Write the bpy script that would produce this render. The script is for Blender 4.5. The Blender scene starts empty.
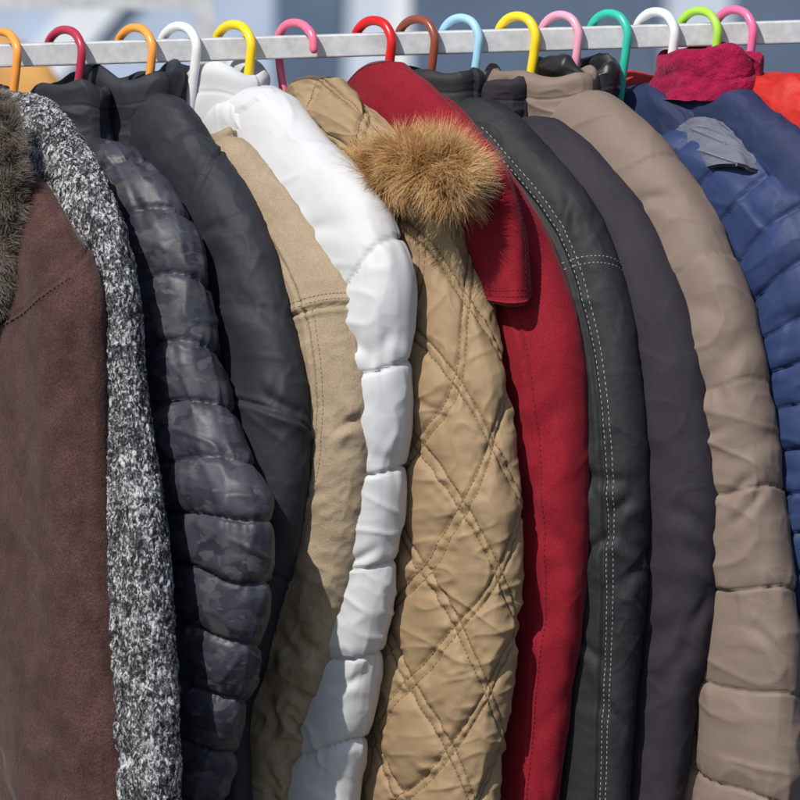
import bpy, math, random, bmesh, mathutils
import numpy as np
random.seed(3); rng=np.random.default_rng(5)
sc=bpy.context.scene
SC=0.000985
def WX(px): return (px-400)*SC
def WZ(py): return 1.19+(400-py)*SC
def railpy(px): return 55-px*0.03
# ---------------------------------------------------------------- noise
def _h(ix,iy,iz,seed):
    with np.errstate(over='ignore'):
        h=(ix.astype(np.int64)*374761393+iy.astype(np.int64)*668265263+iz.astype(np.int64)*2147483647+seed*1274126177)&0xffffffff
        h=((h^(h>>13))*1274126177)&0xffffffff
        h=(h^(h>>16))
    return (h&0xffff)/32767.5-1
def vn(x,y,z=0.0,seed=0):
    x,y,z=np.broadcast_arrays(np.asarray(x,float),np.asarray(y,float),np.asarray(z,float))
    fx,fy,fz=np.floor(x),np.floor(y),np.floor(z)
    dx,dy,dz=x-fx,y-fy,z-fz
    q=lambda a:a*a*a*(a*(a*6-15)+10)
    dx,dy,dz=q(dx),q(dy),q(dz)
    r=0
    for a in (0,1):
        for b in (0,1):
            for c in (0,1):
                w=(dx if a else 1-dx)*(dy if b else 1-dy)*(dz if c else 1-dz)
                r=r+w*_h(fx+a,fy+b,fz+c,seed)
    return r
def hermite(V,n=None,T=None,tq=None):
    V=np.asarray(V,float)
    if T is None:
        d=np.linalg.norm(np.diff(V[:,:2]+0 if V.shape[1]==2 else (V[:,0:2]+V[:,2:4])/2,axis=0),axis=1)
        T=np.concatenate([[0],np.cumsum(np.maximum(d,1e-6))])
    if tq is None: tq=np.linspace(0,T[-1],n)
    M=np.gradient(V,T,axis=0)
    i=np.clip(np.searchsorted(T,tq,side='right')-1,0,len(T)-2)
    h=(T[i+1]-T[i]); u=((tq-T[i])/h)[:,None]; h=h[:,None]
    return ((2*u**3-3*u**2+1)*V[i]+(u**3-2*u**2+u)*h*M[i]+(-2*u**3+3*u**2)*V[i+1]+(u**3-u**2)*h*M[i+1]),tq
# ---------------------------------------------------------------- mesh utils
def link(o,parent=None):
    sc.collection.objects.link(o)
    if parent is not None: o.parent=parent
    return o
def empty(name):
    e=bpy.data.objects.new(name,None); e.empty_display_size=.05
    return link(e)
def raw_mesh(name,V,F,mat,parent=None,smooth=True,uv=None,col=None):
    me=bpy.data.meshes.new(name)
    V=np.asarray(V,np.float32); F=np.asarray(F,np.int32); k=F.shape[1]
    me.vertices.add(len(V)); me.vertices.foreach_set('co',V.ravel())
    me.loops.add(F.size); me.loops.foreach_set('vertex_index',F.ravel())
    me.polygons.add(len(F)); me.polygons.foreach_set('loop_start',np.arange(0,F.size,k,dtype=np.int32))
    me.polygons.foreach_set('use_smooth',np.full(len(F),smooth))
    me.update(calc_edges=True); me.validate()
    if uv is not None:
        l=me.uv_layers.new(name='UVMap'); l.data.foreach_set('uv',np.asarray(uv,np.float32)[F.ravel()].ravel())
    if col is not None:
        a=me.attributes.new('val','FLOAT','POINT'); a.data.foreach_set('value',np.asarray(col,np.float32))
    if mat: me.materials.append(mat)
    o=bpy.data.objects.new(name,me)
    return link(o,parent)
def grid_faces(n,m,closed):
    i=np.arange(n-1)[:,None]; j=np.arange(m if closed else m-1)[None,:]
    j2=(j+1)%m
    return np.stack([i*m+j,i*m+j2,(i+1)*m+j2,(i+1)*m+j],-1).reshape(-1,4)
def grid_normals(P,closed):
    if closed: du=np.roll(P,-1,1)-np.roll(P,1,1)
    else: du=np.gradient(P,axis=1)
    dv=np.gradient(P,axis=0)
    N=np.cross(du,dv); L=np.linalg.norm(N,axis=2,keepdims=True)
    return N/np.maximum(L,1e-12)
def tube_curve(name,pts,r,mat,parent,res=8):
    V=np.asarray(pts,float)
    d=np.concatenate([[0],np.cumsum(np.linalg.norm(np.diff(V,axis=0),axis=1))])
    n=max(2,len(pts)*res); q,_=hermite(V,T=d,tq=np.linspace(0,d[-1],n))
    T=np.gradient(q,axis=0); T/=np.linalg.norm(T,axis=1,keepdims=True)
    up=np.array([.3,.9,.1]); a=np.cross(T,up); a/=np.linalg.norm(a,axis=1,keepdims=True); b=np.cross(T,a)
    ph=np.linspace(0,2*np.pi,16,endpoint=False)
    ext=[(0,.3,-.95),(0,.75,-.6)]
    qs=[q[0]+T[0]*r*e[2] for e in ext]+list(q)+[q[-1]-T[-1]*r*e[2] for e in ext[::-1]]
    rs=[r*.3,r*.75]+[r]*n+[r*.75,r*.3]; A=[a[0]]*2+list(a)+[a[-1]]*2; Bb=[b[0]]*2+list(b)+[b[-1]]*2
    G=np.array([[c+(x*math.cos(p)+y*math.sin(p))*s for p in ph] for c,x,y,s in zip(qs,A,Bb,rs)])
    return raw_mesh(name,G.reshape(-1,3),grid_faces(len(qs),16,True),mat,parent)
def box(name,c,s,mat,parent=None,bev=0.0,rot=(0,0,0)):
    me=bpy.data.meshes.new(name); bm=bmesh.new(); bmesh.ops.create_cube(bm,size=1)
    for v in bm.verts: v.co.x*=s[0]; v.co.y*=s[1]; v.co.z*=s[2]
    if bev>0: bmesh.ops.bevel(bm,geom=bm.edges[:],offset=bev,segments=3,affect='EDGES',profile=.5)
    bm.to_mesh(me); bm.free(); me.materials.append(mat)
    o=bpy.data.objects.new(name,me); o.location=c; o.rotation_euler=rot
    return link(o,parent)
# ---------------------------------------------------------------- materials
def new_mat(name):
    m=bpy.data.materials.new(name); m.use_nodes=True
    nt=m.node_tree; b=nt.nodes['Principled BSDF']
    return m,nt,b
def noise_node(nt,co,scale,detail=2,rough=.5,dist=0):
    n=nt.nodes.new('ShaderNodeTexNoise'); n.inputs['Scale'].default_value=scale; n.inputs['Detail'].default_value=detail
    n.inputs['Roughness'].default_value=rough; n.inputs['Distortion'].default_value=dist
    nt.links.new(co,n.inputs['Vector']); return n
def ramp(nt,fac,stops,interp='LINEAR'):
    r=nt.nodes.new('ShaderNodeValToRGB'); cr=r.color_ramp; cr.interpolation=interp
    while len(cr.elements)<len(stops): cr.elements.new(.5)
    for e,(p,c) in zip(cr.elements,stops): e.position=p; e.color=(*c,1)
    nt.links.new(fac,r.inputs['Fac']); return r
def mixc(nt,fac,a,b_,mode='MIX'):
    mx=nt.nodes.new('ShaderNodeMix'); mx.data_type='RGBA'; mx.blend_type=mode
    if isinstance(fac,(int,float)): mx.inputs['Factor'].default_value=fac
    else: nt.links.new(fac,mx.inputs['Factor'])
    for key,v in (('A',a),('B',b_)):
        if isinstance(v,tuple): mx.inputs[key].default_value=(*v,1)
        else: nt.links.new(v,mx.inputs[key])
    return mx.outputs['Result']
def fabric(name,col,rough=.85,sheen=.0,spec=.25,var=.12,vscale=25,bumps=((700,.2),),weave=0,fine=.12):
    m,nt,b=new_mat(name)
    tc=nt.nodes.new('ShaderNodeTexCoord'); co=tc.outputs['Object']
    c=np.array(col); lo=c*(1-var); hi=np.minimum(c*(1+var),.9)
    n1=noise_node(nt,co,vscale,3,.6)
    r=ramp(nt,n1.outputs['Fac'],[(.3,lo),(.7,hi)]); out=r.outputs['Color']
    if fine>.08:
        n2=noise_node(nt,co,650,1,.5)
        r2=ramp(nt,n2.outputs['Fac'],[(.25,(1-fine*2,)*3),(.75,(1,)*3)])
        out=mixc(nt,1.0,out,r2.outputs['Color'],'MULTIPLY')
    nt.links.new(out,b.inputs['Base Color'])
    b.inputs['Roughness'].default_value=rough
    b.inputs['Specular IOR Level'].default_value=spec
    b.inputs['Sheen Weight'].default_value=sheen; b.inputs['Sheen Roughness'].default_value=.4
    prev=None
    for scl,st in bumps:
        bn=nt.nodes.new('ShaderNodeBump'); bn.inputs['Strength'].default_value=st; bn.inputs['Distance'].default_value=.6/scl
        nn=noise_node(nt,co,scl,1,.6)
        nt.links.new(nn.outputs['Fac'],bn.inputs['Height'])
        if prev: nt.links.new(prev.outputs['Normal'],bn.inputs['Normal'])
        prev=bn
    if weave:
        uv=nt.nodes.new('ShaderNodeUVMap')
        w=nt.nodes.new('ShaderNodeTexWave'); w.inputs['Scale'].default_value=weave; w.bands_direction='DIAGONAL'; w.inputs['Distortion'].default_value=1.0
        nt.links.new(uv.outputs['UV'],w.inputs['Vector'])
        bn=nt.nodes.new('ShaderNodeBump'); bn.inputs['Strength'].default_value=.25; bn.inputs['Distance'].default_value=.0006
        nt.links.new(w.outputs['Fac'],bn.inputs['Height']); nt.links.new(prev.outputs['Normal'],bn.inputs['Normal']); prev=bn
    if prev: nt.links.new(prev.outputs['Normal'],b.inputs['Normal'])
    return m
def tweed():
    m,nt,b=new_mat('boucle_tweed'); tc=nt.nodes.new('ShaderNodeTexCoord'); co=tc.outputs['Object']
    mp=nt.nodes.new('ShaderNodeMapping'); mp.inputs['Scale'].default_value=(1,1,.6); nt.links.new(co,mp.inputs['Vector']); co2=mp.outputs['Vector']
    n=noise_node(nt,co2,300,2,.6,1.0)
    n3=noise_node(nt,co2,60,2,.6,0)
    ad=nt.nodes.new('ShaderNodeMath'); ad.operation='MULTIPLY_ADD'; ad.inputs[1].default_value=.35; nt.links.new(n3.outputs['Fac'],ad.inputs[0])
    sb=nt.nodes.new('ShaderNodeMath'); sb.operation='SUBTRACT'; sb.inputs[1].default_value=.175; nt.links.new(n.outputs['Fac'],sb.inputs[0]); nt.links.new(sb.outputs[0],ad.inputs[2])
    r=ramp(nt,ad.outputs[0],[(.40,(.018,.019,.022)),(.52,(.10,.10,.11)),(.64,(.46,.46,.48))])
    nt.links.new(r.outputs['Color'],b.inputs['Base Color']); b.inputs['Roughness'].default_value=.95
    b.inputs['Specular IOR Level'].default_value=.1
    bn=nt.nodes.new('ShaderNodeBump'); bn.inputs['Strength'].default_value=.9; bn.inputs['Distance'].default_value=.003
    nt.links.new(n.outputs['Fac'],bn.inputs['Height']); nt.links.new(bn.outputs['Normal'],b.inputs['Normal'])
    return m
def camo():
    m=fabric('camouflage_nylon',(.05,.055,.07),rough=.5,sheen=.0,spec=.36,bumps=((500,.08),))
    nt=m.node_tree; b=nt.nodes['Principled BSDF']; tc=nt.nodes.new('ShaderNodeTexCoord')
    out=(.040,.042,.058)
    for i,(sc_,th,c) in enumerate(((19,.53,(.024,.025,.036)),(22,.58,(.058,.055,.062)),(26,.60,(.028,.030,.044)),(34,.63,(.066,.068,.082)))):
        mp=nt.nodes.new('ShaderNodeMapping'); mp.inputs['Scale'].default_value=(1,1,1.9); mp.inputs['Location'].default_value=(i*3.1,i*1.7,i*5.3); nt.links.new(tc.outputs['Object'],mp.inputs['Vector'])
        n=noise_node(nt,mp.outputs['Vector'],sc_,2,.6,0)
        r=ramp(nt,n.outputs['Fac'],[(th-.008,(0,0,0)),(th+.008,(1,1,1))])
        out=mixc(nt,r.outputs['Color'],out,c)
    nt.links.new(out,b.inputs['Base Color'])
    return m
def plastic(name,col,rough=.3):
    m,nt,b=new_mat(name); b.inputs['Base Color'].default_value=(*col,1); b.inputs['Roughness'].default_value=rough
    tc=nt.nodes.new('ShaderNodeTexCoord'); n=noise_node(nt,tc.outputs['Object'],150,2)
    bn=nt.nodes.new('ShaderNodeBump'); bn.inputs['Strength'].default_value=.1; bn.inputs['Distance'].default_value=.001
    nt.links.new(n.outputs['Fac'],bn.inputs['Height']); nt.links.new(bn.outputs['Normal'],b.inputs['Normal'])
    return m
def furmat(name,dark,mid,light):
    m,nt,b=new_mat(name); a=nt.nodes.new('ShaderNodeAttribute'); a.attribute_name='val'
    r=ramp(nt,a.outputs['Fac'],[(0,dark),(.5,mid),(1,light)])
    nt.links.new(r.outputs['Color'],b.inputs['Base Color']); b.inputs['Roughness'].default_value=.55; b.inputs['Specular IOR Level'].default_value=.3
    return m
# ---------------------------------------------------------------- height styles
def crease(s,t,seed,sc_s,sc_t,ang=0.0,warp=.35,p=2.0):
    ca,sa=math.cos(ang),math.sin(ang)
    a=(s*ca+t*sa)/sc_s; b=(-s*sa+t*ca)/sc_t
    a=a+warp*vn(a*.9+3,b*.9,1,seed+11); b=b+warp*vn(a*.9,b*.9+5,2,seed+12)
    n=np.abs(vn(a,b,0,seed))
    return (1-n)**p
def dents(seed,n=26,D=.0035,w=.0045,Ln=.05,t0=.12,t1=.75,smax=.1,foc=None,ang=(.15,.9)):
    """individual tapered drag folds of the cloth"""
    rg=np.random.default_rng(seed); L=[]
    for i in range(n):
        tc=rg.uniform(t0,t1)
        if foc is not None and rg.random()<.6: tc=rg.normal(foc,.06)
        L.append((rg.uniform(-smax,smax*.8),tc,rg.choice([-1,1],p=[.35,.65])*rg.uniform(*ang),rg.uniform(.5,1.2)*Ln,rg.uniform(.6,1.5)*w,rg.uniform(.4,1.1)*D,rg.uniform(-6,6)))
    def f(s,t):
        h=np.zeros_like(s)
        tq=t[:,0]
        for sc_,tc,a,l,ww,d,cv in L:
            i0,i1=np.searchsorted(tq,[tc-l*1.6,tc+l*1.6])
            if i1-i0<2: continue
            S=s[i0:i1]-sc_; Tt=t[i0:i1]-tc
            u=S*math.cos(a)+Tt*math.sin(a); x=-S*math.sin(a)+Tt*math.cos(a)+cv*u*u
            win=np.exp(-(u/(l*.6))**4)
            ww2=ww*(1+1.2*np.abs(u)/l)
            h[i0:i1]+=d*win*(-np.exp(-(x/ww2)**2)+.75*np.exp(-((x-1.9*ww2)/(1.5*ww2))**2)+.2*np.exp(-((x+2.2*ww2)/(1.6*ww2))**2))
        return h
    return f
def st_wool(s,t,seed,amp=1.0):
    h=.0055*vn(s/.055,t/.32,0,seed)+.0020*crease(s,t,seed+1,.12,.11,.7,p=3)*(.5+.5*vn(s/.1,t/.15,0,seed+8))+.0010*crease(s,t,seed+2,.07,.05,-.6,p=4)+.0006*vn(s/.012,t/.016,0,seed+4)
    return h*amp
def st_cotton(s,t,seed,amp=1.0):
    m=.5+.5*vn(s/.09,t/.12,0,seed+9)
    low=.35+.65*np.clip((t-.35)/.2,0,1)
    h=.004*vn(s/.06,t/.2,0,seed)+(.0040*crease(s,t,seed+1,.12,.055,.55,p=5)*m+.0035*crease(s,t,seed+2,.09,.04,-.5,p=4)*(1-m)+.0026*crease(s,t,seed+3,.035,.02,.2,p=3))*low+.001*crease(s,t,seed+5,.014,.009,-.3,p=2)
    return h*amp
def st_nylon(s,t,seed,amp=1.0):
    m=.5+.5*vn(s/.07,t/.1,0,seed+9)
    h=.005*vn(s/.05,t/.24,0,seed)+.0030*crease(s,t,seed+1,.11,.045,.5,p=4)*m+.0022*crease(s,t,seed+2,.07,.035,-.6,p=4)*(1.2-m)+.0016*crease(s,t,seed+3,.03,.017,.2,p=3)*(1.3-m)+.0006*crease(s,t,seed+5,.012,.008,-.2,p=2)
    return h*amp
def st_puffer(P=.07,H=.009,slant=0.0,amp=1.0,t0=0,pk=1.0,big=1.0,first=-9,line_d=.0013):
    def f(s,t,seed,_=1.0):
        tt=(t-t0+slant*s)/P+.13*vn(s/.07,t/P*.5,0,seed)
        on=np.clip((tt-first)/.15,0,1)
        f=tt-np.floor(tt); row=np.floor(tt)
        d=np.minimum(f,1-f)*P
        base=H*(np.sin(np.pi*np.clip(f,0,1))**.4)*on+H*(1-on)
        sw=s+.15*(f-.5)*P*vn(s/.03,row,0,seed+3)
        puck=.0026*pk*vn(sw/.010,t/.06,row*3.7,seed+4)*np.exp(-d/.016)*(1-np.exp(-d/.0015))
        puck2=.0045*pk*crease(sw,t,seed+5,.020,.06,.1,p=3)*np.exp(-d/.022)
        bg=.005*big*vn(s/.06,t/.06,row*1.3,seed+6)*(1-np.exp(-d/.012)*on)+.0045*amp*crease(s,t,seed+7,.06,.028,.4,p=4)*(1-np.exp(-d/.01))
        line=-line_d*np.exp(-(d/.0013)**2)
        return base+(puck+puck2+line)*on+bg+.0010*amp*crease(s,t,seed+8,.02,.014,.2,p=3)
    return f
DIA=(.080,.118)
def st_quilt(s,t,seed,_=1.0):
    w=.004*vn(s/.06,t/.06,0,seed)
    s2,t2=s+w,t+w
    a=(s2/DIA[0]+t2/DIA[1]); b=(s2/DIA[0]-t2/DIA[1])
    g=math.hypot(1/DIA[0],1/DIA[1])
    da=np.abs(a-np.round(a))/g; db=np.abs(b-np.round(b))/g
    W=.0042
    ga=np.exp(-((da-W)/.0014)**2); gb=np.exp(-((db-W)/.0014)**2)
    d=np.minimum(np.maximum(da-W,0),np.maximum(db-W,0))
    puff=.0056*(1-np.exp(-d/.009))
    pk=.0018*vn(s/.008,t/.008,0,seed+3)*np.exp(-d/.014)
    h=puff+pk-.0020*np.maximum(ga,gb)+.0026*vn(s/.05,t/.07,0,seed+2)+.0022*crease(s,t,seed+6,.09,.05,.5,p=4)+.0017*crease(s,t,seed+7,.032,.02,-.3,p=3)
    return h
# ---------------------------------------------------------------- inflated panels
class Surf: pass
def inflate(name,pairs,xh,k,B,style,seed,mat,parent,nu=150,dt=.0022,exp=2.3,cap=.05,bot=0.0,v_off=0.0,extra=None,sfix=None):
    L=math.sqrt(1+k*k); u=np.array([1/L,-k/L,0]); v=np.array([-k/L,-1/L,0])
    V=np.array([[WX(a),WZ(b),WX(c),WZ(d)] for a,b,c,d in pairs])
    mid=(V[:,:2]+V[:,2:])/2
    T=np.concatenate([[0],np.cumsum(np.linalg.norm(np.diff(mid,axis=0),axis=1))])
    n=int(T[-1]/dt)+2; tq=np.linspace(0,T[-1],n)
    Q,_=hermite(V,T=T,tq=tq)
    def P3(x,z): return np.stack([x,-(x-WX(xh))*k,z],-1)
    R3=P3(Q[:,0],Q[:,1]); L3=P3(Q[:,2],Q[:,3])
    C=(R3+L3)/2; A=(R3-L3)/2
    Bt=np.full(n,B) if np.isscalar(B) else np.interp(tq/T[-1],np.linspace(0,1,len(B)),B)
    capf=np.ones(n)
    if cap>0: x=np.clip(tq/cap,0,1); capf=np.sqrt(np.maximum(1-(1-x)**2,1e-4))
    if bot>0: x=np.clip((T[-1]-tq)/bot,0,1); capf=capf*np.sqrt(np.maximum(1-(1-x)**2,1e-4))
    phi=-np.pi/2-2*np.pi*np.arange(nu)/nu
    cp,sp=np.cos(phi),np.sin(phi)
    cs=np.sign(cp)*np.abs(cp)**(2/exp); ss=np.sign(sp)*np.abs(sp)**(2/exp)
    P=C[:,None,:]+(A*capf[:,None])[:,None,:]*cs[None,:,None]+(v[None,:]*(Bt*capf)[:,None])[:,None,:]*ss[None,:,None]+v*v_off
    Am=np.linalg.norm(A,axis=1); rm=np.sqrt((Am**2+Bt**2)/2)
    rmean=rm.mean() if sfix is None else sfix
    ang=(phi+np.pi/2)
    s=(-(ang)-np.pi)[None,:]*(.35*rm[:,None]+.65*rmean)
    t=np.broadcast_to(tq[:,None],s.shape)
    N=grid_normals(P,True)
    out=P-C[:,None,:]
    if (N*out).sum(2).mean()<0: N=-N
    h=style(s,t,seed)
    if extra is not None: h=h+extra(s,t)
    edge=np.clip(tq/.02,0,1)[:,None] if cap>0 else 1
    P=P+N*(h*edge)[...,None]
    uv=np.stack([s,t],-1).reshape(-1,2)
    o=raw_mesh(name,P.reshape(-1,3),grid_faces(n,nu,True),mat,parent,uv=uv)
    S=Surf(); S.P=P; S.s=s; S.t=tq; S.N=grid_normals(P,True)
    if (S.N*out).sum(2).mean()<0: S.N=-S.N
    S.o=o; S.rmean=rmean; S.T=T[-1]
    return S
def sample(S,s,t):
    i=np.clip(np.interp(t,S.t,np.arange(len(S.t))),0,len(S.t)-1.001)
    i0=i.astype(int); fi=i-i0
    row=S.s[i0]; nu=row.shape[1]
    j=(s-row[:,0])/(row[:,1]-row[:,0]); j=np.clip(j,0,nu-1.001); j0=j.astype(int); fj=j-j0
    def g(A):
        a=A[i0,j0]*(1-fj)[:,None]+A[i0,j0+1]*fj[:,None]
        b=A[i0+1,j0]*(1-fj)[:,None]+A[i0+1,j0+1]*fj[:,None]
        return a*(1-fi)[:,None]+b*fi[:,None]
    return g(S.P),g(S.N)
def stitches(name,S,paths,mat,parent,L=.0034,gap=.0018,r=.0006,lift=.0002):
    Vs=[];Fs=[];o=0
    for path in paths:
        path=np.asarray(path,float)
        d=np.concatenate([[0],np.cumsum(np.linalg.norm(np.diff(path,axis=0),axis=1))])
        q=np.arange(0,d[-1]-L,L+gap)
        if len(q)==0: continue
        st=[np.stack([np.interp(q+f*L,d,path[:,0]),np.interp(q+f*L,d,path[:,1])],-1) for f in (0,.25,.75,1)]
        Ps=[];Ns=[]
        for f in range(4):
            p,n=sample(S,st[f][:,0],st[f][:,1]); Ps.append(p);Ns.append(n)
        D=Ps[3]-Ps[0]; D/=np.maximum(np.linalg.norm(D,axis=1,keepdims=True),1e-9)
        rad=[.35,1,1,.35]
        rings=[]
        for f in range(4):
            n=Ns[f]/np.linalg.norm(Ns[f],axis=1,keepdims=True); side=np.cross(D,n)
            c=Ps[f]+n*lift
            for a in range(6):
                th=a*math.pi/3
                rings.append(c+(side*math.cos(th)+n*math.sin(th)*.8)*r*rad[f])
        V=np.stack(rings,1)
        base=np.arange(len(q))*24+o
        f=[]
        for k in range(3):
            for a in range(6):
                f.append([k*6+a,k*6+(a+1)%6,(k+1)*6+(a+1)%6,(k+1)*6+a])
        f=np.array(f)
        Fs.append((base[:,None,None]+f[None]).reshape(-1,4)); Vs.append(V.reshape(-1,3)); o+=len(q)*24
    if Vs: return raw_mesh(name,np.concatenate(Vs),np.concatenate(Fs),mat,parent)
def groove(S_path_s=None,t0=None,w=.002,d=.0025,bulge=.0):
    def f(s,t):
        x=(s-S_path_s(t)) if S_path_s is not None else (t-(t0(s) if callable(t0) else t0))
        return -d*np.exp(-(x/w)**2)+bulge*np.exp(-((np.abs(x)-3*w)/(1.5*w))**2)
    return f
def step(fn,w=.0012,d=.002):
    def f(s,t):
        x=fn(s,t); return d*.5*np.tanh(x/w)*np.exp(-np.maximum(x,0)/.03)*1.0
    return f
def addf(*fs): return lambda s,t: sum(f(s,t) for f in fs)

def collar(name,xh,k,cx,py0,hgt,au,bv,prof,mat,parent,seed=1,lean=0,amp=1.0,style=None,tilt=0.0,yoff=0.0):
    L=math.sqrt(1+k*k); u=np.array([1/L,-k/L,0]); v=np.array([-k/L,-1/L,0])
    pr=np.array(prof,float)
    d=np.concatenate([[0],np.cumsum(np.hypot(np.diff(pr[:,0])/1000,np.diff(pr[:,1])*hgt))])
    pq,tq=hermite(pr,T=d,tq=np.linspace(0,d[-1],80))
    nu=190; ph=2*np.pi*np.arange(nu)/nu
    x=WX(cx); c=np.array([x,-(x-WX(xh))*k+yoff,WZ(py0)])
    rr=pq[:,0][:,None]/1000
    zz=pq[:,1][:,None]*hgt*(1+.10*np.sin(ph*2+seed)[None,:]+.05*np.sin(ph*5+seed*2)[None,:])
    P=c+u*((au+rr)*np.cos(ph)[None,:])[...,None]+v*((bv+rr)*np.sin(ph)[None,:])[...,None]
    P[...,2]+=zz+tilt*np.cos(ph)[None,:]*au
    P=P+u*(lean*zz)[...,None]
    N=grid_normals(P,True)
    s=ph[None,:]*(au+bv)/2+0*rr; t=tq[:,None]+0*s
    h=(style(s,t,seed) if style else (.003*vn(s/.03,t/.05,0,seed)+.0028*crease(s,t,seed,.06,.03,.3,p=3)+.001*crease(s,t,seed+4,.02,.012,-.2)))*amp
    h=h-.0012*np.exp(-((t-.76*hgt)/.0012)**2)
    out=P-c
    if (N*out).sum(2)[:20].mean()<0: N=-N
    P=P+N*h[...,None]
    return raw_mesh(name,P.reshape(-1,3),grid_faces(80,nu,True),mat,parent,uv=np.stack([s,t],-1).reshape(-1,2))
STAND=[(6,-.2),(3,.2),(4,.6),(4,.92),(0,1.0),(-6,.95),(-9,.6),(-9,.0)]
FOLD=[(-8,.1),(-8,.6),(-2,.98),(6,.97),(11,.6),(14,.1),(14,-.05),(10,.0),(6,.3)]
def patch(name,ctrl,xh,k,mat,parent,style=None,seed=1,n=130,m=130,thick=.004,amp=1.0,extra=None):
    """ctrl rows x cols of (px,py,offset of the panel in front of the coat plane in mm)"""
    G=np.array(ctrl,float)
    x=WX(G[...,0]); z=WZ(G[...,1]); P=np.stack([x,-(x-WX(xh))*k-G[...,2]/1000,z],-1)
    r,c=P.shape[:2]
    Q=np.stack([hermite(P[:,j],T=np.arange(r,dtype=float),tq=np.linspace(0,r-1,n))[0] for j in range(c)],1)
    Q=np.stack([hermite(Q[i],T=np.arange(c,dtype=float),tq=np.linspace(0,c-1,m))[0] for i in range(n)],0)
    N=grid_normals(Q,False)
    if N[...,1].mean()>0: N=-N
    ls=np.linalg.norm(Q[n//2,-1]-Q[n//2,0]); lt=np.linalg.norm(Q[-1,m//2]-Q[0,m//2])
    s=np.linspace(0,ls,m)[None,:]+np.zeros((n,1)); t=np.linspace(0,lt,n)[:,None]+np.zeros((1,m))
    h=style(s,t,seed) if style else 0*s
    if extra is not None: h=h+extra(s,t)
    Q=Q+N*(h*amp)[...,None]
    B=Q-N*thick*2
    b=[i for i in range(m)]+[i*m+m-1 for i in range(1,n)]+[(n-1)*m+i for i in range(m-2,-1,-1)]+[i*m for i in range(n-2,0,-1)]
    b=np.array(b); b2=np.roll(b,-1)
    Mid=(Q.reshape(-1,3)[b]+B.reshape(-1,3)[b])/2
    cen=Q.reshape(-1,3).mean(0)
    Qb=Q.reshape(-1,3)[b]; tan=np.roll(Qb,-1,0)-np.roll(Qb,1,0); nb=N.reshape(-1,3)[b]; outw=np.cross(tan,nb); outw/=np.maximum(np.linalg.norm(outw,axis=1,keepdims=True),1e-9)
    if ((Qb-cen)*outw).sum()<0: outw=-outw
    V=np.concatenate([Q.reshape(-1,3),B.reshape(-1,3)])
    F=grid_faces(n,m,False); F2=F[:,::-1]+n*m
    o0=len(V); V=np.concatenate([V,Mid+outw*thick]); r0=np.arange(len(b))+o0; r1=np.roll(r0,-1)
    F3=np.stack([b,b2,r1,r0],-1); F4=np.stack([r0,r1,b2+n*m,b+n*m],-1)
    o=raw_mesh(name,V,np.concatenate([F,F2,F3,F4]),mat,parent,uv=np.concatenate([np.stack([s,t],-1).reshape(-1,2)]*2+[np.zeros((len(b),2))]))
    S=Surf(); S.P=Q; S.N=N; S.s=s; S.t=t[:,0]; S.o=o; S.T=lt; S.W=ls
    return S
def fur(name,base,dirs,length,mat,parent,r=.00035,curl=.35,grav=.25,seed=0,segs=4,clump=.4,valb=.3,cell=.009,bval=None):
    rg=np.random.default_rng(seed); n=len(base)
    d=dirs/np.linalg.norm(dirs,axis=1,keepdims=True)
    c=np.floor((base+rg.normal(0,cell*.18,(n,3)))/cell)
    cl=np.stack([_h(c[:,0],c[:,1],c[:,2],seed+i) for i in range(3)],-1)
    ln=length*(.5+.5*rg.random(n)+.25*cl[:,1])
    d=d+clump*cl+rg.normal(0,.2,(n,3)); d/=np.linalg.norm(d,axis=1,keepdims=True)
    cur=rg.normal(0,curl,(n,3))+cl*curl
    g=np.array([0,0,-grav])
    pts=[];p=base.copy()
    for i in range(segs+1):
        pts.append(p.copy()); dd=d+(cur*.5+g)*(i/segs)*1.3
        dd/=np.linalg.norm(dd,axis=1,keepdims=True); p=p+dd*(ln/segs)[:,None]
    pts=np.stack(pts,1)
    side=np.cross(d,rg.normal(0,1,(n,3))); side/=np.linalg.norm(side,axis=1,keepdims=True); s2=np.cross(d,side)
    V=[]
    for i in range(segs+1):
        rr=r*(1-i/segs)**.7+r*.12
        for a in range(3):
            th=a*2*math.pi/3; V.append(pts[:,i]+(side*math.cos(th)+s2*math.sin(th))*rr)
    V=np.stack(V,1).reshape(-1,3)
    f=[]
    for i in range(segs):
        for a in range(3): f.append([i*3+a,i*3+(a+1)%3,(i+1)*3+(a+1)%3,(i+1)*3+a])
    f=np.array(f); F=(np.arange(n)[:,None,None]*(3*(segs+1))+f[None]).reshape(-1,4)
    rnd=rg.random(n)*.5+.25*(cl[:,0]+1)*.8+(bval if bval is not None else 0)
    val=np.clip(valb*np.linspace(0,1,segs+1)[None,:]*1.6+rnd[:,None]*.7-.1,0,1)
    val=np.repeat(val,3,axis=1).reshape(-1)
    return raw_mesh(name,V,F,mat,parent,col=val)
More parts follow.
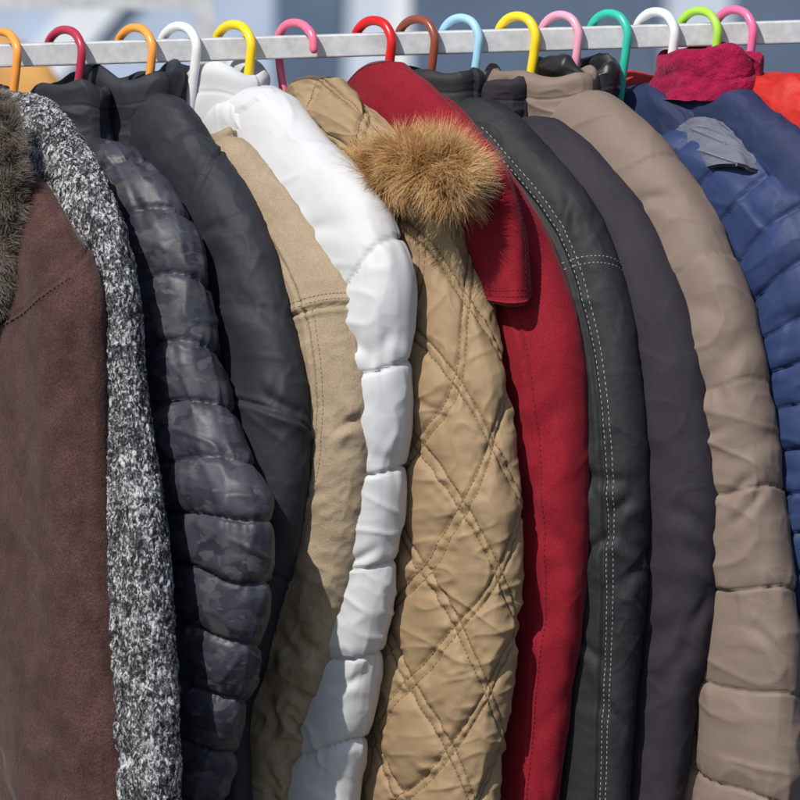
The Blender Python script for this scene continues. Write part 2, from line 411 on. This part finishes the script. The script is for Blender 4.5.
# ---------------------------------------------------------------- hangers & rail
def plane(xh,k,px,py,off=0):
    x=WX(px); return (x,-(x-WX(xh))*k-off/1000,WZ(py))
def hanger(xc,k,mat,near,far=None,drop=84,r=.0043,mir=False,bow=(.22,.68)):
    e=empty('clothes_hanger'); rp=railpy(xc)
    hk=[(-19,2),(-18,-10),(-10,-21),(1,-24.5),(12,-20),(18,-8),(17,12),(14,34),(11,60),(9,drop)]
    m=-1 if mir else 1
    tube_curve('hook',[plane(xc,k,xc+a*m,rp+b) for a,b in hk],r,mat,e,res=6)
    nx,ny=xc+9*m,rp+drop
    far=far or (2*xc-near[0]+10,near[1])
    for nm,en in (('near_arm',near),('far_arm',far)):
        arm=[(nx,ny-6),(nx+(en[0]-nx)*.35,ny+(en[1]-ny)*bow[0]),(nx+(en[0]-nx)*.75,ny+(en[1]-ny)*bow[1]),en]
        tube_curve(nm,[plane(xc,k,*p) for p in arm],r*1.15,mat,e,res=5)
    tube_curve('trouser_bar',[plane(xc,k,*near),plane(xc,k,(near[0]+far[0])/2,near[1]+22),plane(xc,k,*far)],r*.9,mat,e,res=5)
    return e
PL={'orange':(.85,.33,.06),'crimson':(.42,.03,.07),'white':(.72,.73,.75),'yellow':(.88,.62,.02),'pink':(.78,.16,.27),'red':(.62,.012,.012),
 'brown':(.24,.06,.035),'lblue':(.33,.60,.78),'ppink':(.75,.33,.45),'teal':(.03,.47,.36),'lime':(.36,.68,.06),'hpink':(.78,.15,.33)}
PLM={k_:plastic('plastic_'+k_,c) for k_,c in PL.items()}
# ---------------------------------------------------------------- fabrics
M=dict(
 brown=fabric('brown_suede',(.090,.048,.043),rough=.95,sheen=.12,spec=.1,var=.28,vscale=30,bumps=((1000,.6),(260,.35)),fine=.3),
 tweed=tweed(), camo=camo(),
 char=fabric('charcoal_navy_nylon',(.023,.026,.034),rough=.66,spec=.3,bumps=((700,.2),)),
 beige=fabric('beige_cotton',(.35,.275,.19),rough=.9,spec=.15,var=.1,weave=350,bumps=((500,.4),)),
 white=fabric('white_nylon',(.52,.53,.55),rough=.6,spec=.22,var=.02,bumps=((400,.06),),fine=.02),
 tan=fabric('tan_quilted_shell',(.285,.198,.113),rough=.62,spec=.26,var=.06,bumps=((500,.15),),fine=.06),
 red=fabric('red_softshell',(.26,.011,.023),rough=.85,sheen=.08,spec=.15,var=.1,bumps=((700,.3),),fine=.2),
 black=fabric('black_waxed_shell',(.021,.023,.026),rough=.66,spec=.26,var=.2,bumps=((500,.2),)),
 plum=fabric('dark_plum_grey_shell',(.031,.027,.036),rough=.78,spec=.2,var=.1,bumps=((600,.2),)),
 taupe=fabric('taupe_nylon',(.185,.139,.115),rough=.64,spec=.27,var=.05,bumps=((500,.15),),fine=.06),
 gloss=fabric('glossy_black_nylon',(.014,.014,.016),rough=.42,spec=.4,var=.1,bumps=((400,.1),)),
 blue=fabric('navy_blue_nylon',(.024,.043,.125),rough=.6,spec=.3,var=.1,bumps=((500,.15),)),
 navy=fabric('deep_navy_nylon',(.018,.028,.085),rough=.7,spec=.3,var=.1,bumps=((500,.15),)),
 greyl=fabric('grey_fleece_lining',(.15,.16,.21),rough=.95,spec=.1,var=.15,bumps=((500,.5),)),
 magenta=fabric('magenta_fleece',(.30,.010,.055),rough=.95,sheen=.1,spec=.1,var=.25,vscale=60,bumps=((420,.8),(120,.5))),
 red2=fabric('scarlet_nylon',(.50,.02,.012),rough=.6,spec=.3),
 ochre=fabric('ochre_wool',(.50,.27,.09),rough=.9,spec=.2),
 th_tan=fabric('tan_thread',(.19,.12,.06),rough=.8), th_white=fabric('white_thread',(.40,.40,.40),rough=.8), th_beige=fabric('beige_thread',(.23,.17,.11),rough=.8),
 th_red=fabric('red_thread',(.14,.006,.012),rough=.8), th_dark=fabric('dark_thread',(.012,.012,.014),rough=.7),
)
furA=furmat('grey_brown_fur',(.035,.027,.022),(.16,.13,.105),(.42,.37,.33))
furG=furmat('golden_fur',(.08,.035,.012),(.48,.25,.08),(.88,.62,.34))

# ---------------------------------------------------------------- coat builder
def coat(name,xh,pairs,mat,style,seed,B=(.026,.032,.032,.028,.026),Bt=.03,hem=1010,tstyle=None,tflare=6,extra=None,depth=.19,nu=150,cap=.05,dt=.0022,neck=None,tR=None,pre=True,exp=2.3):
    e=empty(name)
    mids=[((a+c)/2,(b+d)/2) for a,b,c,d in pairs]
    k=depth/((mids[min(len(mids)-1,4)][0]-xh)*SC)
    sp=list(pairs)
    if pre:
        a,b,c,d=pairs[0]; sp=[(a-34,b-4,c-20,d-18)]+sp
    S=inflate('near_sleeve',sp,xh,k,B,style,seed,mat,e,extra=extra,nu=nu,cap=cap,dt=dt,exp=exp)
    mir=[(2*xh-c,d,2*xh-a,b) for a,b,c,d in sp]
    inflate('far_sleeve',mir,xh,k,B,style,seed+50,mat,e,nu=60,dt=.007,cap=cap)
    npy=neck if neck else pairs[0][1]+2
    rows=[(xh+26,npy,xh-26,npy)]
    tipx=tR if tR else mids[3][0]
    for (x,y) in mids[1:4]:
        rows.append((min(x,tipx),y+4,2*xh-min(x,tipx),y+4))
    for yy in (450,600,780,hem):
        if yy>rows[-1][1]+40: rows.append((tipx+tflare*(yy-400)/300,yy,2*xh-tipx-tflare*(yy-400)/300,yy))
    T=inflate('body',rows,xh,k,Bt,tstyle or style,seed+20,mat,e,nu=240,dt=.003,cap=.03,exp=2.6)
    return e,k,S,T
# A brown suede coat
eA,kA,SA,TA=coat('brown_suede_coat',-65,[(10,160,-70,225),(60,208,-45,290),(95,268,-20,318),(101,340,-18,370),(105,430,-18,440),(110,600,-10,600),(117,740,0,740),(121,880,4,880)],M['brown'],lambda s,t,sd:st_wool(s,t,sd,.9),1,B=(.026,.034,.036,.036,.036),extra=addf(dents(2,14,.0028,.008,.09,.25,.8),groove(t0=lambda s:.165-.25*s,w=.0014,d=.003,bulge=.0015),step(lambda s,t:t-(.165-.25*s),d=.003)))
# B tweed
def st_tweed(s,t,sd): return st_wool(s,t,sd,1.0)+.0018*vn(s/.005,t/.007,0,sd+3)+.001*vn(s/.0025,t/.003,0,sd+5)
eB,kB,SB,TB=coat('grey_tweed_coat',-2,[(22,88,-30,150),(60,114,0,200),(100,175,20,260),(125,258,32,310),(136,380,42,400),(158,520,60,540),(168,680,70,690),(172,880,75,880)],M['tweed'],st_tweed,7,nu=240,dt=.0015,B=(.026,.032,.034,.034,.034),extra=dents(3,12,.004,.009,.08,.2,.8))
# C camo
eC,kC,SC_,TC=coat('camouflage_puffer_jacket',55,[(100,145,48,200),(148,176,80,258),(184,240,95,312),(200,330,108,370),(226,425,130,450),(258,505,158,530),(254,585,155,600),(235,690,140,700),(204,810,118,815),(190,880,105,880)],M['camo'],st_puffer(.055,.0085,slant=-.15,pk=.85,big=.6,amp=.6,line_d=.003),13,hem=900,extra=dents(4,10,.0025,.005,.04,.2,.75))
# D charcoal
eD,kD,SD,TD=coat('charcoal_jacket',130,[(160,88,116,150),(204,136,150,220),(246,198,175,290),(275,285,190,345),(299,410,222,430),(292,530,215,520),(262,640,190,620),(236,740,165,730),(224,880,150,880)],M['char'],lambda s,t,sd:st_nylon(s,t,sd,.8),23,
 extra=addf(dents(5,34,.0046,.0055,.06,.08,.6,foc=.42),groove(t0=lambda s:.325+.35*s,w=.0016,d=.0035,bulge=.0015),step(lambda s,t:t-(.325+.35*s),d=.0025),groove(t0=lambda s:.16-.5*s,w=.0014,d=.003,bulge=.0012),groove(t0=lambda s:.47+.3*s,w=.0014,d=.003,bulge=.001)))
# E beige
eE,kE,SE,TE=coat('beige_cotton_jacket',176,[(226,134,188,205),(266,166,222,248),(312,218,250,300),(346,268,266,330),(362,340,284,380),(365,430,290,450),(351,550,266,550),(329,650,246,640),(299,745,230,745),(282,880,218,880)],M['beige'],lambda s,t,sd:st_cotton(s,t,sd,1.0),31,tR=285,tflare=-4,extra=addf(dents(6,46,.0048,.0045,.05,.24,.78,foc=.6),groove(t0=lambda s:.205+.15*s,w=.0014,d=.003,bulge=.0025),step(lambda s,t:-(t-(.205+.15*s)),d=.003),groove(S_path_s=lambda t:.012-.05*(t-.34),w=.0014,d=.002,bulge=.001),step(lambda s,t:s-(.012-.05*(t-.34)),d=.002)),nu=200)
# F white
eF,kF,SF,TF=coat('white_puffer_jacket',230,[(262,88,215,160),(318,140,258,220),(368,190,298,285),(395,252,318,318),(397,340,322,370),(389,470,316,470),(378,600,304,600),(357,720,290,715),(336,880,266,880)],M['white'],st_puffer(.092,.0062,slant=.2,amp=.45,t0=.05,big=.5,pk=.6,first=1.0,line_d=.0025),41,tstyle=st_puffer(.085,.007,big=.6,pk=.6),hem=930,tR=325,tflare=-2,extra=dents(7,22,.0028,.006,.05,.06,.75,foc=.3))
# G tan
eG,kG,SG,TG=coat('tan_quilted_parka',293,[(350,112,310,180),(400,155,352,235),(446,207,390,300),(473,290,400,345),(494,380,402,405),(507,480,400,490),(506,600,395,600),(495,710,384,710),(477,880,364,880)],M['tan'],st_quilt,57,nu=280,dt=.0014,B=(.026,.034,.038,.038,.034),extra=dents(8,12,.0026,.006,.045,.15,.78))
# H red
eH,kH,SH,TH=coat('red_coat',375,[(425,84,388,160),(494,152,440,240),(544,242,470,315),(568,320,490,365),(576,430,502,450),(576,600,500,600),(563,710,486,710),(543,880,462,880)],M['red'],lambda s,t,sd:st_wool(s,t,sd,.8),63,extra=addf(dents(9,20,.0034,.008,.085,.22,.8,ang=(.7,1.4)),groove(S_path_s=lambda t:.02+.03*(t-.3),w=.0014,d=.002,bulge=.001)))
# I black
eI,kI,SI,TI=coat('black_stitched_jacket',419,[(478,95,445,170),(546,148,490,230),(598,217,528,292),(626,310,548,362),(639,430,562,450),(639,560,561,560),(631,700,551,700),(621,880,541,880)],M['black'],lambda s,t,sd:st_nylon(s,t,sd,.6),71,nu=200,extra=addf(dents(10,40,.0034,.0048,.055,.1,.8,foc=.5),groove(S_path_s=lambda t:.024+.02*(t-.34),w=.0016,d=.003,bulge=.001)))
# J plum
eJ,kJ,SJ,TJ=coat('dark_plum_jacket',463,[(540,110,500,180),(608,158,560,240),(660,232,600,312),(692,320,620,370),(709,430,632,450),(714,520,636,530),(705,620,624,620),(688,720,604,720),(668,880,584,880)],M['plum'],lambda s,t,sd:st_wool(s,t,sd,.85)+.0008*crease(s,t,sd+31,.04,.03,.6,p=4),83,extra=addf(dents(11,24,.0032,.007,.085,.2,.8,foc=.5,ang=(.6,1.35)),groove(S_path_s=lambda t:-.03+.03*(t-.3),w=.0014,d=.002,bulge=.001)))
# K taupe
eK,kK,SK,TK=coat('taupe_puffer_coat',522,[(592,90,550,160),(648,132,600,220),(704,208,648,300),(741,290,668,352),(761,400,685,420),(777,520,696,540),(789,630,706,640),(792,740,708,740),(786,880,702,880)],M['taupe'],st_puffer(.100,.0045,slant=-.2,amp=.5,big=.55,pk=.6,first=2.95,t0=.02,line_d=.002),97,extra=dents(12,26,.0026,.006,.06,.1,.8,foc=.35))
# L glossy black
eL,kL,SL,TL=coat('glossy_black_jacket',566,[(604,98,580,150),(655,146,625,210),(708,208,672,270),(735,285,685,345),(742,400,685,420),(742,560,680,560),(738,880,680,880)],M['gloss'],lambda s,t,sd:st_nylon(s,t,sd,1.0),101,depth=.135,B=.022,Bt=.022)
# M blue
eM,kM,SM,TM=coat('blue_puffer_jacket',614,[(700,134,655,185),(758,158,705,226),(810,202,742,290),(840,290,760,345),(850,400,765,420),(855,560,770,560),(855,740,770,740),(850,880,765,880)],M['blue'],st_puffer(.040,.006,amp=.6,slant=.1,pk=.8,big=.7,line_d=.0025),113,nu=200,neck=140,extra=dents(14,12,.0025,.005,.04,.1,.7))
# N navy jacket with magenta fleece collar, O scarlet
eN,kN,SN,TN=coat('navy_jacket_with_fleece_collar',661,[(735,80,690,125),(772,104,735,168),(825,150,775,230),(860,250,790,310),(870,400,800,420),(870,880,800,880)],M['navy'],lambda s,t,sd:st_nylon(s,t,sd,.9),121,extra=dents(15,20,.004,.005,.04,.02,.4))
eO,kO,SO,TO=coat('scarlet_jacket',705,[(782,72,742,122),(828,94,785,168),(880,155,830,240),(900,260,840,310),(910,400,840,420),(910,880,840,880)],M['red2'],lambda s,t,sd:st_nylon(s,t,sd,1),131,extra=dents(16,20,.004,.005,.04,.02,.4))

# ---------------------------------------------------------------- stitching
def lines(S,fs,t0,t1,n=200):
    t=np.linspace(t0,t1,n); return np.stack([fs(t),t],-1)
def lattice(S,smin,smax,sd,t0=.02):
    paths=[]; g=math.hypot(1/DIA[0],1/DIA[1])
    for sgn in (1,-1):
        for c in range(-14,16):
            for off in (-.0042,.0042):
                t=np.linspace(t0,S.T-.01,700)
                s=DIA[0]*(c-sgn*t/DIA[1]+off*g)
                w=.004*vn(s/.06,t/.06,0,sd); s=s-w*(1+sgn*DIA[0]/DIA[1])
                ok=(s>smin)&(s<smax)
                if ok.sum()>10: paths.append(np.stack([s[ok],t[ok]],-1))
    return paths
stitches('quilt_stitching',SG,lattice(SG,-.12,.12,57),M['th_tan'],eG,L=.0034,gap=.0012,r=.0007)
stitches('sleeve_stitching',SE,[lines(SE,lambda t,o=o:.012-.05*(t-.34)+o,.21,SE.T-.02) for o in (.004,.0095)],M['th_beige'],eE,L=.003,gap=.0012,r=.0005)
sh=np.linspace(-.1,.1,80)
stitches('armhole_stitching',SE,[np.stack([sh,.205+.15*sh+o],-1) for o in (-.005,-.010)],M['th_beige'],eE,L=.003,gap=.0012,r=.0005)
stitches('shoulder_stitching',SA,[np.stack([sh,.165-.25*sh+o],-1) for o in (.005,)],M['th_dark'],eA,L=.004,gap=.002,r=.0006)
stitches('sleeve_stitching',SI,[lines(SI,lambda t,o=o:.028+.02*(t-.34)+o,.06,SI.T-.02) for o in (0,.006)],M['th_white'],eI,L=.0028,gap=.0024,r=.00042)
stitches('yoke_stitching',SI,[np.stack([sh,.20+.25*sh+o],-1) for o in (0,.006)],M['th_white'],eI,L=.0028,gap=.0024,r=.0004)
stitches('sleeve_stitching',SJ,[lines(SJ,lambda t:-.034+.03*(t-.3),.06,SJ.T-.02)],M['th_dark'],eJ,r=.0005)
stitches('sleeve_stitching',SH,[lines(SH,lambda t:.025+.03*(t-.3),.06,SH.T-.02)],M['th_red'],eH,r=.0005)
# ---------------------------------------------------------------- collars
softc=lambda s,t,sd:.0045*vn(s/.03,t/.03,0,sd)+.003*crease(s,t,sd,.05,.02,.3,p=3)+.0012*crease(s,t,sd+3,.015,.01,.3)
collar('collar',130,kD,122,134,.062,.062,.034,STAND,M['char'],eD,seed=3,lean=.1)
collar('collar',176,kE,192,160,.035,.055,.032,FOLD,M['beige'],eE,seed=4)
collar('collar',230,kF,214,128,.060,.066,.036,STAND,M['white'],eF,seed=5,style=lambda s,t,sd:.0025*crease(s,t,sd,.03,.06,0,p=3)+.003*vn(s/.04,t/.03,0,sd))
collar('collar',55,kC,62,135,.050,.055,.03,STAND,M['char'],eC,seed=6)
collar('collar',419,kI,432,118,.045,.06,.03,STAND,M['black'],eI,seed=7)
collar('collar',463,kJ,482,122,.04,.055,.026,STAND,M['plum'],eJ,seed=8)
collar('collar',522,kK,545,122,.05,.064,.03,STAND,M['taupe'],eK,seed=9)
collar('collar',566,kL,580,112,.05,.046,.024,STAND,M['gloss'],eL,seed=10,style=softc)
collar('collar',614,kM,655,172,.022,.055,.03,STAND,M['blue'],eM,seed=11)
collar('collar',661,kN,716,98,.050,.060,.03,FOLD,M['magenta'],eN,seed=12,style=softc,yoff=.02)
# G hood
SGh=patch('hood',[[(276,100,20),(300,80,36),(335,80,36),(352,96,0)],[(280,125,40),(312,112,62),(350,108,58),(385,124,20)],[(300,160,50),(332,148,70),(370,142,66),(408,150,26)],[(335,205,50),(360,195,62),(392,188,60),(425,182,30)]],293,kG,M['tan'],eG,style=st_quilt,seed=3,thick=.005)
stitches('hood_stitching',SGh,lattice(SGh,.003,SGh.W-.003,3,.003),M['th_tan'],eG,L=.0034,gap=.0012,r=.0007)
# H collar
SHc=patch('collar',[[(336,98,30),(364,68,56),(398,61,50),(418,72,0)],[(345,130,56),(392,112,84),(436,94,72),(464,116,6)],[(385,192,66),(440,172,92),(488,148,80),(506,164,12)],[(430,250,70),(478,232,94),(512,213,84),(526,222,20)],[(450,287,66),(485,292,88),(516,294,84),(533,288,34)]],375,kH,M['red'],eH,style=lambda s,t,sd:st_wool(s,t,sd,.8),seed=4,thick=.004,extra=dents(21,10,.004,.006,.05,.02,.25,smax=.06))
stitches('collar_stitching',SHc,[np.stack([np.full(120,SHc.W*f),np.linspace(.01,SHc.T-.006,120)],-1) for f in (.76,.80)]+[np.stack([np.linspace(.005,SHc.W*.95,60),np.full(60,SHc.T-o)],-1) for o in (.006,.012)],M['th_red'],eH,r=.0005)
# turned-out grey lining at the neck of the blue jacket
patch('lining',[[(672,136,0),(692,118,14),(716,116,14),(732,124,0)],[(684,146,24),(704,136,36),(732,138,34),(750,146,14)],[(702,166,38),(722,160,48),(744,160,46),(760,164,26)]],614,kM,M['greyl'],eM,thick=.0025,seed=2,style=lambda s,t,sd:.002*vn(s/.018,t/.02,0,sd)+.002*crease(s,t,sd,.03,.015,.6,p=3))
# ---------------------------------------------------------------- fur
def fur_tube(name,path,rad,n,length,mat,xh,k,parent,bias=(0,0,0),seed=0,endval=0,**kw):
    pts=np.array([plane(xh,k,*p) for p in path]); rg=np.random.default_rng(seed)
    d=np.concatenate([[0],np.cumsum(np.linalg.norm(np.diff(pts,axis=0),axis=1))])
    q=rg.random(n)*d[-1]; C,_=hermite(pts,T=d,tq=q)
    endf=lambda x:np.sqrt(np.clip(1-np.abs(2*x/d[-1]-1)**5,0.01,1))
    R=np.interp(q,d,rad)*SC*endf(q)
    tg=np.stack([np.interp(q,d,np.gradient(pts[:,i],d)) for i in range(3)],-1); tg/=np.linalg.norm(tg,axis=1,keepdims=True)
    a=rg.normal(0,1,(n,3)); a-= (a*tg).sum(1,keepdims=True)*tg; a/=np.linalg.norm(a,axis=1,keepdims=True)
    a=a+tg*((2*q/d[-1]-1)**3*1.2)[:,None]
    base=C+a*R[:,None]*.9
    nq=40; qq=np.linspace(0,d[-1],nq); CC,_=hermite(pts,T=d,tq=qq); RR=np.interp(qq,d,rad)*SC*endf(qq)
    tt=np.gradient(CC,axis=0); tt/=np.linalg.norm(tt,axis=1,keepdims=True)
    up=np.array([0,-1,0.2]); n1=np.cross(tt,up); n1/=np.linalg.norm(n1,axis=1,keepdims=True); n2=np.cross(tt,n1)
    ph=np.linspace(0,2*np.pi,24,endpoint=False)
    G=CC[:,None]+(n1[:,None]*np.cos(ph)[None,:,None]+n2[:,None]*np.sin(ph)[None,:,None])*RR[:,None,None]
    raw_mesh(name+'_core',G.reshape(-1,3),grid_faces(nq,24,True),mat,parent,col=np.full(nq*24,.15))
    fur(name,base,a*(1,1,.9)+np.array(bias),length,mat,parent,seed=seed,bval=endval*(q/d[-1]-.5),**kw)
fur_tube('fur_trim',[(350,180,50),(376,172,62),(404,162,68),(432,160,72),(456,176,66)],[6,13,19,24,24],28000,.038,furG,293,kG,eG,bias=(.65,-.2,.55),seed=4,r=.00026,curl=.45,grav=.4,clump=.8,cell=.012,valb=.4,endval=.3)
fur_tube('fur_collar',[(-6,100,60),(2,140,70),(4,190,75),(2,240,75),(-6,300,70),(-14,345,60)],[14,18,19,18,16,10],24000,.018,furA,-65,kA,eA,bias=(.2,-.1,-.3),seed=5,r=.00028,curl=.7,grav=.3,clump=.9,cell=.010)
# ---------------------------------------------------------------- hangers
hl=[(-65,kA,'pink',(30,230)),(-8,kB,'orange',(60,190)),(57,kC,'crimson',(130,215)),(129,kD,'orange',(215,195)),(174,kE,'white',(290,255)),(230,kF,'yellow',(340,225)),(293,kG,'pink',(410,230)),
(373,kH,'red',(495,230)),(417,kI,'brown',(545,220)),(462,kJ,'lblue',(610,235)),(520,kK,'yellow',(655,215)),(564,kL,'ppink',(680,200)),(614,kM,'teal',(745,190)),(662,kN,'white',(780,165)),(706,kO,'lime',(840,160)),(742,kO,'hpink',(880,180))]
for xc,k,c,near in hl:
    rr=.0049 if c in('red','yellow','white') else .0044
    hanger(xc,k,PLM[c],near,r=rr,mir=(xc in (293,)),drop=(74 if c=='teal' else 84),bow=(.35,.72) if c=='teal' else (.22,.68))
# ---------------------------------------------------------------- rack
mS,nt,b=new_mat('galvanised_steel'); tc=nt.nodes.new('ShaderNodeTexCoord'); n=noise_node(nt,tc.outputs['Object'],60,4,.7)
r_=ramp(nt,n.outputs['Fac'],[(.3,(.46,.47,.49)),(.7,(.66,.67,.69))]); nt.links.new(r_.outputs['Color'],b.inputs['Base Color']); b.inputs['Metallic'].default_value=.3; b.inputs['Roughness'].default_value=.45
er=empty('clothes_rack')
ang=math.atan(.03)
xr=.25
box('rail',(xr,0,WZ(railpy(400+xr/SC))),(2.3,.020,.0235),mS,er,bev=.002,rot=(0,-ang,0))
for sx in (-.9,1.39):
    zt=WZ(railpy(400+sx/SC)); box('post',(sx,0,zt/2+.03),(.028,.028,zt-.05),mS,er,bev=.002)
    box('foot',(sx,0,.05),(.03,.7,.03),mS,er,bev=.003)
box('bottom_bar',(xr,.0,.075),(2.26,.02,.02),mS,er,bev=.002)
# ---------------------------------------------------------------- ground + background
mG,nt,b=new_mat('asphalt'); tc=nt.nodes.new('ShaderNodeTexCoord'); n=noise_node(nt,tc.outputs['Object'],3,6,.7); r_=ramp(nt,n.outputs['Fac'],[(.3,(.045,.045,.047)),(.7,(.075,.074,.072))]); nt.links.new(r_.outputs['Color'],b.inputs['Base Color']); b.inputs['Roughness'].default_value=.9
raw_mesh('ground',[(-300,-300,0),(300,-300,0),(300,300,0),(-300,300,0)],[[0,1,2,3]],mG,smooth=False)
def simple(name,col,rough=.6,metal=0,spec=.4):
    m,nt,b=new_mat(name); tc=nt.nodes.new('ShaderNodeTexCoord'); n=noise_node(nt,tc.outputs['Object'],4,4,.6); c=np.array(col)
    r=ramp(nt,n.outputs['Fac'],[(.3,c*.85),(.7,np.minimum(c*1.12,.9))]); nt.links.new(r.outputs['Color'],b.inputs['Base Color']); b.inputs['Roughness'].default_value=rough; b.inputs['Metallic'].default_value=metal; b.inputs['Specular IOR Level'].default_value=spec
    return m
wp=simple('pale_van_paint',(.5,.56,.66),.35); gl=simple('tinted_glass',(.10,.14,.21),.15); tyre=simple('tyre_rubber',(.02,.02,.02),.8)
bt=simple('pale_blue_tarpaulin',(.38,.46,.60),.6); wt=simple('white_canvas',(.7,.73,.78),.7); alu=simple('aluminium',(.6,.6,.62),.4,.6)
stripe=simple('white_stripe_canvas',(.66,.70,.76),.6)
def van(name,x,y,L=4.6,rot=0,mat=wp,wz=1.36,windows=((-1.25,-.35),(-.2,.45),(.62,2.0))):
    e=empty(name)
    prof=[(-2.3,.35),(-2.3,1.0),(-2.05,1.1),(-1.35,1.75),(-.9,2.0),(2.2,2.0),(2.3,1.8),(2.3,.35)]
    W=.9; n=len(prof); V=[]
    for yy in (-W,W):
        for px_,pz in prof: V.append((px_*L/4.6,yy*(1 if pz<1.2 else .92),pz))
    me=bpy.data.meshes.new('body'); bm=bmesh.new(); vs=[bm.verts.new(v) for v in V]
    bm.faces.new(vs[:n]); bm.faces.new(vs[n:][::-1])
    for i in range(n): bm.faces.new([vs[i],vs[n+i],vs[n+(i+1)%n],vs[(i+1)%n]])
    bmesh.ops.recalc_face_normals(bm,faces=bm.faces[:]); bmesh.ops.bevel(bm,geom=bm.edges[:],offset=.06,segments=3,affect='EDGES')
    bm.to_mesh(me); bm.free(); me.materials.append(mat); o=bpy.data.objects.new('body',me); link(o,e)
    for x0,x1 in windows:
        for sgn in (-1,1):
            box('window',((x0+x1)/2,sgn*(W*.95),wz),((x1-x0),.08,.55),gl,e,bev=.02)
    for wx in (-1.5,1.45):
        for sgn in (-1,1):
            bm=bmesh.new(); bmesh.ops.create_cone(bm,cap_ends=True,segments=32,radius1=.34,radius2=.34,depth=.22); bmesh.ops.bevel(bm,geom=[e_ for e_ in bm.edges],offset=.03,segments=2,affect='EDGES')
            me=bpy.data.meshes.new('wheel'); bm.to_mesh(me); bm.free(); me.materials.append(tyre); o=bpy.data.objects.new('wheel',me); o.rotation_euler=(math.pi/2,0,0); o.location=(wx,sgn*(W-.08),.34); link(o,e)
    e.location=(x,y,0); e.rotation_euler=(0,0,rot); return e
van('parked_van',.22,13)
van('parked_van',-5.6,15,rot=-.1,mat=simple('silver_paint',(.35,.42,.5),.3))
def stall(name,x,y,w,d,mat,zc=2.3,rot=0):
    e=empty(name)
    for sx in (-1,1):
        for sy in (-1,1): box('pole',(sx*w/2,sy*d/2,zc/2),(.04,.04,zc),wt,e)
    V=[(-w/2-.1,0,zc+.45),(w/2+.1,0,zc+.45),(w/2+.1,d/2+.1,zc),(-w/2-.1,d/2+.1,zc)]
    me=bpy.data.meshes.new('canopy'); me.from_pydata(V,[],[(0,1,2,3)]); me.materials.append(mat); o=bpy.data.objects.new('canopy',me); link(o,e)
    box('table_top',(0,-.1,.85),(w*.9,d*.5,.04),wt,e); box('side_sheet',(-.08,-d/2+.06,1.15),(w-.35,.02,2.2),mat,e)
    for i,sx in enumerate((-.3,.35)): box('sheet_stripe',(sx,-d/2+.03,1.25),(.09,.012,2.3),stripe,e,rot=(0,.7,0))
    e.location=(x,y,0); e.rotation_euler=(0,0,rot); return e
stall('market_stall',-1.1,9.0,2.2,2.0,bt)
stall('market_stall',6,14,3,2.5,wt)
# second rack of clothes behind
e2=empty('clothes_rack'); box('rail',(-.9,2.6,1.53),(1.3,.02,.02),mS,e2)
for sx in (-1.54,-.26): box('post',(sx,2.6,.76),(.025,.025,1.52),mS,e2); box('foot',(sx,2.6,.03),(.03,.5,.03),mS,e2)
for i,(dx,mm) in enumerate(((-.36,'ochre'),(-.52,'beige'),(-.68,'plum'),(-.84,'ochre'))):
    P0=[(220,95,176,150),(276,125,220,212),(320,200,258,285),(340,330,272,370),(340,470,272,470),(330,620,262,620),(318,760,250,760)]
    e_,_,_,_=coat('wool_jacket',160,P0,M[mm],lambda s,t,sd:st_wool(s,t,sd,1),200+i,nu=60,dt=.008,hem=800); e_.location=(dx,2.6,.0)
# ---------------------------------------------------------------- light, world, camera
az=(-.50,-.74); el=math.radians(46)
hn=math.hypot(*az); sd=(az[0]/hn*math.cos(el),az[1]/hn*math.cos(el),math.sin(el))
sl=bpy.data.lights.new('sun','SUN'); sl.energy=4.7; sl.angle=math.radians(.5); sl.color=(1,.95,.865)
so=bpy.data.objects.new('sun',sl); so.rotation_euler=mathutils.Vector(sd).to_track_quat('Z','Y').to_euler(); link(so)
w=bpy.data.worlds.new('World'); sc.world=w; w.use_nodes=True; nt=w.node_tree; bg=nt.nodes['Background']
sky=nt.nodes.new('ShaderNodeTexSky'); sky.sky_type='NISHITA'; sky.sun_disc=False; sky.sun_elevation=el; sky.sun_rotation=math.atan2(az[0],az[1])
nt.links.new(sky.outputs['Color'],bg.inputs['Color']); bg.inputs['Strength'].default_value=.105
cam=bpy.data.cameras.new('camera'); co=bpy.data.objects.new('camera',cam); link(co); sc.camera=co
tgt=mathutils.Vector((0,-.12,1.19)); co.location=(0,-8,1.75)
dv=tgt-co.location; co.rotation_euler=dv.to_track_quat('-Z','Y').to_euler()
cam.sensor_width=36; cam.lens=36*dv.length/.797; cam.clip_end=1000
cam.dof.use_dof=True; cam.dof.focus_distance=dv.length-.03; cam.dof.aperture_fstop=9
sc.view_settings.view_transform='Standard'; sc.view_settings.look='None'; sc.view_settings.exposure=0
print('VERTS',sum(len(o.data.vertices) for o in sc.objects if o.type=='MESH'))
